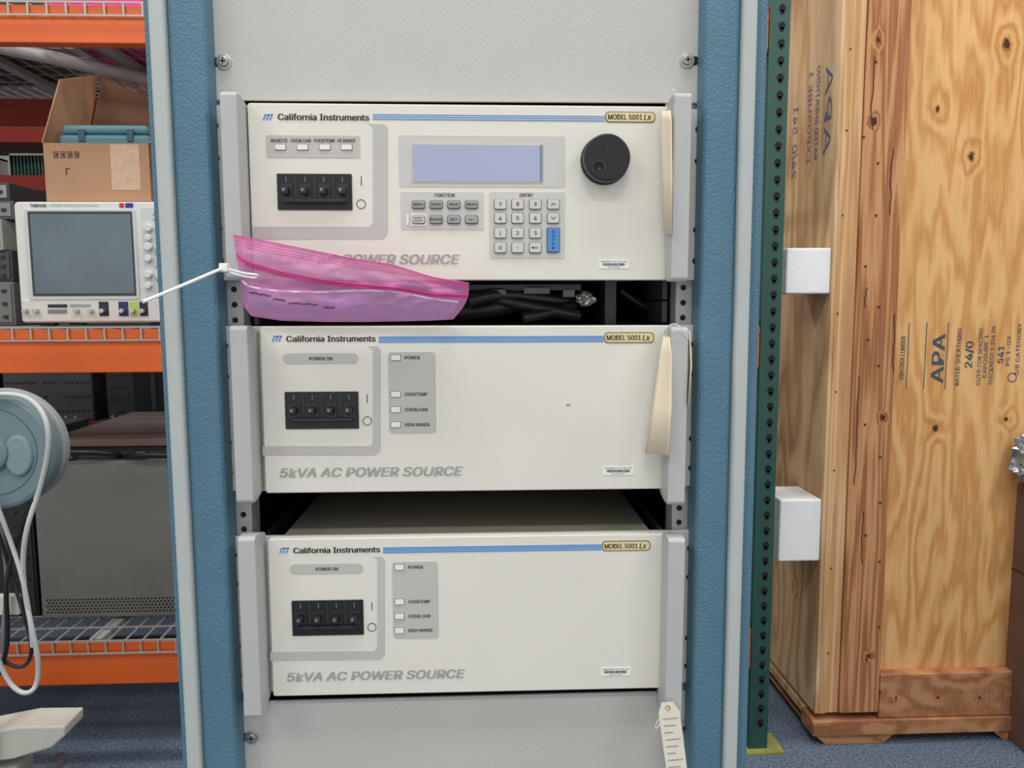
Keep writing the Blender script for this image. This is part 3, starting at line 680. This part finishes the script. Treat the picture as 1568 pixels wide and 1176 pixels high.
db=top('added_dark_slab',(gx_0+.5,2.58,zl))  # added charcoal slab, put in to keep the gap above the cabinet dark
box('dark_slab',gx_0+.0,gx_0+1.3,2.55,2.63,zl,zm-.17,slabdk,db,.01)
boxes('slab_ribs',[(gx_0+.08+.16*k,gx_0+.10+.16*k,2.544,2.55,zl+.02,zm-.19) for k in range(8)],M('rib_grey',(70,70,72),.5),db,.001)
ps=top('perforated_strut',(gx_0+.3,2.5,zl)); xp=gx_0+.30
box('strut',xp,xp+.05,2.50,2.512,zl,zm-.10,M('strut_grey',(190,192,190),.4,metal=.3),ps,.001)
discs('strut_holes',[(xp+.014+.022*(k%2),zm-.13-.02*(k//2)) for k in range(40)],.006,2.4985,2.501,blkm,ps,10)

# ------------------------------------------------------------------ wooden crate
YK=WZ(1400,1136,0).y
cr=top('wooden_crate',(W(1450,588,YK).x,YK+.5,0))
kn=[tuple(W(x,y,YK+.038)) for x,y in ((1436,167),(1487,240),(1433,656),(1541,642),(1541,68))]
ply=wood('plywood_front',(182,120,62),(210,155,94),(228,182,122),9,.18,kn,5,.014,.06,.36,.2)
plys=wood('plywood_side',(166,122,80),(202,163,118),(222,190,148),9,.12,[tuple(W(1225,y,YK+.2)) for y in (250,900)],5,.012,.05,.3,.2)
lum=wood('lumber_red',(128,76,44),(172,116,76),(202,152,106),26,.035,[tuple(W(x,y,YK)) for x,y in ((1345,60),(1338,186),(1352,640),(1330,1005))],4,.012,.028,.3,.22)
lum2=wood('lumber_pale',(176,124,78),(204,158,110),(222,186,140),20,.04,[],3,.01,.03,.3,.19)
lum3=wood('lumber_base',(130,82,52),(164,112,76),(190,138,98),6,1.6,[],3)
KX=lambda p:W(p,588,YK).x
H=2.75; xs=KX(1268)
box('side_panel_left',xs,xs+.012,YK+.002,YK+1.1,.11,H,plys,cr)
box('edge_board_pale',xs+.0125,KX(1284),YK-.001,YK+.09,.11,H,lum2,cr,.002)
box('edge_board',KX(1284)+.001,KX(1305),YK+.006,YK+.09,.11,H,lum2,cr,.002)
box('corner_post',KX(1306),KX(1369),YK,YK+.038,.11,H,lum,cr,.003)
XR=KX(1369)+1.3
box('front_panel',KX(1306),XR,YK+.0385,YK+.05,.11,H,ply,cr)
box('corner_post_right',XR-.09,XR,YK,YK+.038,.11,H,lum,cr,.003)
box('side_panel_right',XR,XR+.012,YK,YK+1.1,.11,H,plys,cr)
box('back_panel',xs,XR,YK+1.1,YK+1.112,.11,H,plys,cr)
zr1=W(1450,1031,YK).z; zr0=W(1450,1097,YK).z
box('bottom_rail',KX(1369)+.002,XR-.092,YK,YK+.038,zr0,zr1,lum3,cr,.003)
box('top_rail',KX(1369)+.002,XR-.092,YK,YK+.038,H-.1,H,lum3,cr,.003)
box('base_board',xs-.01,XR+.01,YK-.01,YK+.09,zr0-.055,zr0-.002,lum3,cr,.003)
box('lid',xs-.01,XR+.02,YK-.01,YK+1.12,H,H+.02,plys,cr)
box('floor_deck',xs,XR,YK+.09,YK+1.1,zr0-.03,zr0-.002,plys,cr)
zk=zr0-.0555
for k,x in enumerate((xs+.0,xs+.62,XR-.28)):
    prism('skid_%d'%k,[(x,zk),(x+.28,zk),(x+.24,.0),(x+.04,.0)],YK,YK+1.1,lum3,cr)
nr=M('nail_rust',(50,34,26),.6)
nl=[(1345,y) for y in (95,250,330,470,560,700,770,860,960,1060)]+[(1325,y) for y in (210,408,520,650,820,1010)]
discs('nail_heads',[(W(x,y,YK).x+random.uniform(-.01,.01),W(x,y,YK).z) for x,y in nl],.004,YK-.0015,YK,nr,cr,12)
nl=[(1436,1068),(1372,1068),(1500,1068),(1548,1068)]
discs('rail_nails',[(W(x,y,YK).x,W(x,y,YK).z) for x,y in nl],.004,YK-.0015,YK,nr,cr,12)
discs('edge_nails',[(W(x,y,YK).x,W(x,y,YK).z) for x,y in ((1302,75),(1296,200),(1290,330),(1282,480),(1280,600),(1277,720),(1272,870),(1268,1000))],.003,YK-.0025,YK-.0005,nr,cr,12)
bk=M('bark_dark',(64,40,26),.8)
for k,(x,a_,b_,fr) in enumerate(((1384,55,112,1),(1311,575,740,0),(1366,480,570,0),(1334,90,200,0),(1362,230,330,0),(1322,440,470,0),(1318,780,860,0))):
    p=W(x,a_,YK+.02);q=W(x,b_,YK+.02); n_=16
    tube('bark_streak_%d'%k,[(p.x+.007*noise.noise(Vector((i*.35,k*3.1,0))),YK+.038 if fr else YK+.0002,p.z+(q.z-p.z)*i/n_) for i in range(n_+1)],.0017,bk,cr)
st=M('stamp_blue',(66,78,92),.7); ys=YK+.0378
def stamp(nm,s,px0,px1,py0,py1,bold=0,m=st):
    a_=W(px0,(py0+py1)/2,ys); b_=W(px1,(py0+py1)/2,ys); zt=W(px0,py0,ys).z; zb=W(px0,py1,ys).z
    text(nm,s,a_.x,b_.x,(zt+zb)/2,zt-zb,ys,m,cr,0,bold,True)
stamp('stamp_apa','APA',1427,1446,512,586,.12); stamp('stamp_sheathing','RATED SHEATHING',1464,1471,503,590,.06); stamp('stamp_grade','24/0',1478,1491,523,563,.1)
stamp('stamp_spacing','SIZED FOR SPACING',1497,1503,503,590,.06); stamp('stamp_exposure','EXPOSURE 1',1506,1512,513,578,.06); stamp('stamp_thick','THICKNESS 0.354 IN.',1516,1522,498,590,.06)
stamp('stamp_mill','541',1528,1537,530,556,.1); stamp('stamp_ps','PS 1-09',1541,1547,515,560,.06); stamp('stamp_38','3/8 CATEGORY',1556,1563,495,575,.06)
stamp('stamp_lumber','VIRGINIA LUMBER',1378,1385,515,582,.06)
for k,x in enumerate((1392,1419,1452)):
    p=W(x,494,ys);q=W(x,596,ys); box('stamp_rule_%d'%k,p.x,p.x+.0025,ys,ys+.0006,q.z,p.z,st,cr)
ringp('stamp_seal',(W(1550,578,ys).x,W(1550,578,ys).z),.013,.016,ys,.0006,st,cr)
for k,(zc_,h_,yy,s,hh) in enumerate(((W(1262,165,YK+.05).z,.28,.05,'APA',.05),(W(1262,160,YK+.05).z,.30,.14,'RATED SHEATHING',.03),(W(1262,160,YK+.05).z,.3,.20,'EXPOSURE 1',.03),(W(1262,190,YK+.05).z,.25,.31,'24/0  541',.05),(W(1262,210,YK+.05).z,.25,.42,'PS 1-09',.04))):
    uv,fs,lr=tmesh(s); mesh('side_stamp_%d'%k,[(xs-.0006-.00001*l_,YK+yy+hh*(1-w_),zc_-h_/2+h_*u_) for (u_,w_),l_ in zip(uv,lr)],fs,M('stamp_faded',(84,98,134),.8),cr)

foam=M('foam_white',(240,240,240),.85,var=.02,bump=.4,bscale=120)
for k,(ya,yb,dx) in enumerate(((380,450,.145),(764,858,.14))):
    nm='foam_block'+('' if k==0 else '.001'); zt=W(1230,ya,YK+.02).z; zb=W(1230,yb,YK+.02).z
    e=top(nm,(xs-.07,YK+.05,zb)); box('foam',xs-dx,xs-.0,YK+.01,YK+.2,zb,zt,foam,e,.006,3)

# ------------------------------------------------------------------ right: narrow carton with wrapped bundle
YX=1.53
bx=W(1547,900,YX+.13).x; zt=W(1560,742,YX+.1).z
rc=top('brown_carton',(bx+.25,YX+.06,0)); bm=M('brown_board',(104,76,62),.8,var=.12,scale=12)
box('carton_body',bx,bx+.5,YX,YX+.13,0,zt,bm,rc,.004); box('carton_seam',bx-.001,bx+.501,YX-.001,YX+.131,zt-.30,zt-.295,M('seam',(60,42,34),.8),rc)
wb=top('plastic_wrapped_bundle',(bx+.2,YX+.06,zt))
bm_=bmesh.new(); bmesh.ops.create_icosphere(bm_,subdivisions=5,radius=1)
for v in bm_.verts:
    sgn=lambda t:(1 if t>=0 else -1)*abs(t)**.6
    q=Vector((sgn(v.co.x),sgn(v.co.y),sgn(v.co.z)))
    n_=noise.noise(v.co*2.2)*.14+abs(noise.noise(v.co*7))*.16; q=q*(1+n_); v.co=Vector((q.x*.17,q.y*.05,q.z*.088))
zmn=min(v.co.z for v in bm_.verts); xmn=min(v.co.x for v in bm_.verts)
for v in bm_.verts: v.co+=Vector((bx-.065-xmn,YX+.065,zt-zmn))
me=bpy.data.meshes.new('wrap'); bm_.to_mesh(me); me.materials.append(M('grey_film',(150,154,160),.15,metal=.5,var=.5,scale=40)); o=bpy.data.objects.new('wrap',me); COL.objects.link(o); par_(o,wb)

# ------------------------------------------------------------------ left: cable reel cart
YL=1.25
rl=top('cable_reel_cart',(W(-30,690,YL).x,YL,0)); rt=M('reel_teal_grey',(118,140,144),.5); rw=M('reel_cream',(208,206,194),.5)
c=W(-12,692,YL); R0=.158
disc('reel_disc',(c.x,c.z),R0,YL,YL+.05,rt,rl,64,.012); disc('reel_rim',(c.x,c.z+.002),R0+.002,YL+.052,YL+.09,M('reel_rim',(150,160,160),.5),rl,64,.01)
cc=W(30,697,YL); disc('reel_boss',(cc.x,cc.z),.036,YL-.012,YL+.01,M('reel_boss',(134,156,160),.5),rl,40,.006,1.5)
ringp('reel_groove',(c.x,c.z),.115,.118,YL-.0006,.002,M('reel_groove',(80,100,106),.5),rl,64)
disc('reel_hub',(c.x,c.z),.05,YL-.02,YL+.01,rt,rl,40,.01)
mg=M('mast_grey',(70,74,76),.5)
box('mast',c.x-.16,c.x-.12,YL+.06,YL+.10,.14,c.z,mg,rl,.008)
box('mast_arm',c.x-.16,c.x+.03,YL+.092,YL+.13,c.z-.03,c.z+.02,mg,rl,.008)
YW=1.42
lg=lambda x,y:(W(x,y,YW-.06).x,W(x,y,YW-.06).z)
pts=[lg(99,1112),lg(99,1128),lg(78,1146),lg(20,1163),lg(-160,1185),lg(-160,1150),lg(30,1113)]
prism('foot_leg',pts,YW-.06,YW+.05,rw,rl,.006)
box('foot_cross',c.x-.19,c.x-.08,YL-.22,YW+.05,.10,.15,rw,rl,.01)
wx=W(88,1176,YW).x
for k,(x,y,rz) in enumerate(((wx,YW,.062),(c.x-.14,YL-.18,.05))):
    disc('caster_wheel_%d'%k,(x,rz),rz,y-.014,y+.014,M('caster_grey',(105,106,110),.5),rl,32,.004); disc('caster_hub_%d'%k,(x,rz),.018,y-.018,y+.018,rw,rl,16)
    boxes('caster_fork_%d'%k,[(x-.012,x+.012,y-.024,y-.019,.04,.13),(x-.012,x+.012,y+.019,y+.024,.04,.13),(x-.012,x+.012,y-.024,y+.024,.125,.15)],steel,rl)
cw=M('cable_white',(205,205,200),.45); cbk=M('cable_black2',(30,31,33),.45)
def tb(nm,pts,r,m,Y=YL-.015): tube(nm,[W(a_,b_,Y+(.012*(i%3-1))) for i,(a_,b_) in enumerate(pts)],r,m,rl)
tb('cable_white_0',[(-30,606),(20,600),(55,612),(76,650),(74,700),(58,760),(42,800),(34,850),(36,900),(48,960),(60,1010),(58,1050),(44,1064),(22,1058),(4,1030),(-14,980)],.0066,cw)
tb('cable_white_1',[(-10,760),(6,800),(20,840),(34,880),(46,940),(50,990)],.006,cw)
tb('cable_black_0',[(52,765),(36,800),(18,850),(6,900),(14,960),(10,1010),(-6,1040)],.006,cbk,YL)
tb('cable_black_1',[(-14,790),(4,830),(16,880),(34,930),(48,980),(50,1010),(30,1030),(4,1010)],.005,cbk,YL+.01)
tb('cable_grey',[(-4,780),(10,850),(14,920),(2,970),(6,1000)],.006,M('cable_grey',(120,124,126),.5),YL+.02)
a=W(20,925,YL+.05); box('cart_hanger_box',a.x-.16,a.x+.02,YL+.04,YL+.0595,a.z-.03,a.z+.03,rw,rl,.006)

# ------------------------------------------------------------------ lights
for i,(x,y) in enumerate([(x,y) for y in (-2.2,-.6,1.2,3.6) for x in (-2.4,0,2.4)]):
    e=top('ceiling_light' if i==0 else 'ceiling_light.%03d'%i,(x,y,3.97))
    box('housing',x-.62,x+.62,y-.17,y+.17,3.95,4.0,M('fixture_white',(235,235,235),.5),e,.005)
    ld=bpy.data.lights.new('tube_light','AREA'); ld.shape='RECTANGLE'; ld.size=1.2; ld.size_y=.3; ld.energy=29; ld.color=(1,.992,.978)
    lo=bpy.data.objects.new('tube_light',ld); COL.objects.link(lo); lo.location=(x,y,3.94); par_(lo,e)
w=bpy.data.worlds.new('world'); S.world=w; w.use_nodes=True
w.node_tree.nodes['Background'].inputs[0].default_value=(.96,.975,1,1); w.node_tree.nodes['Background'].inputs[1].default_value=.83
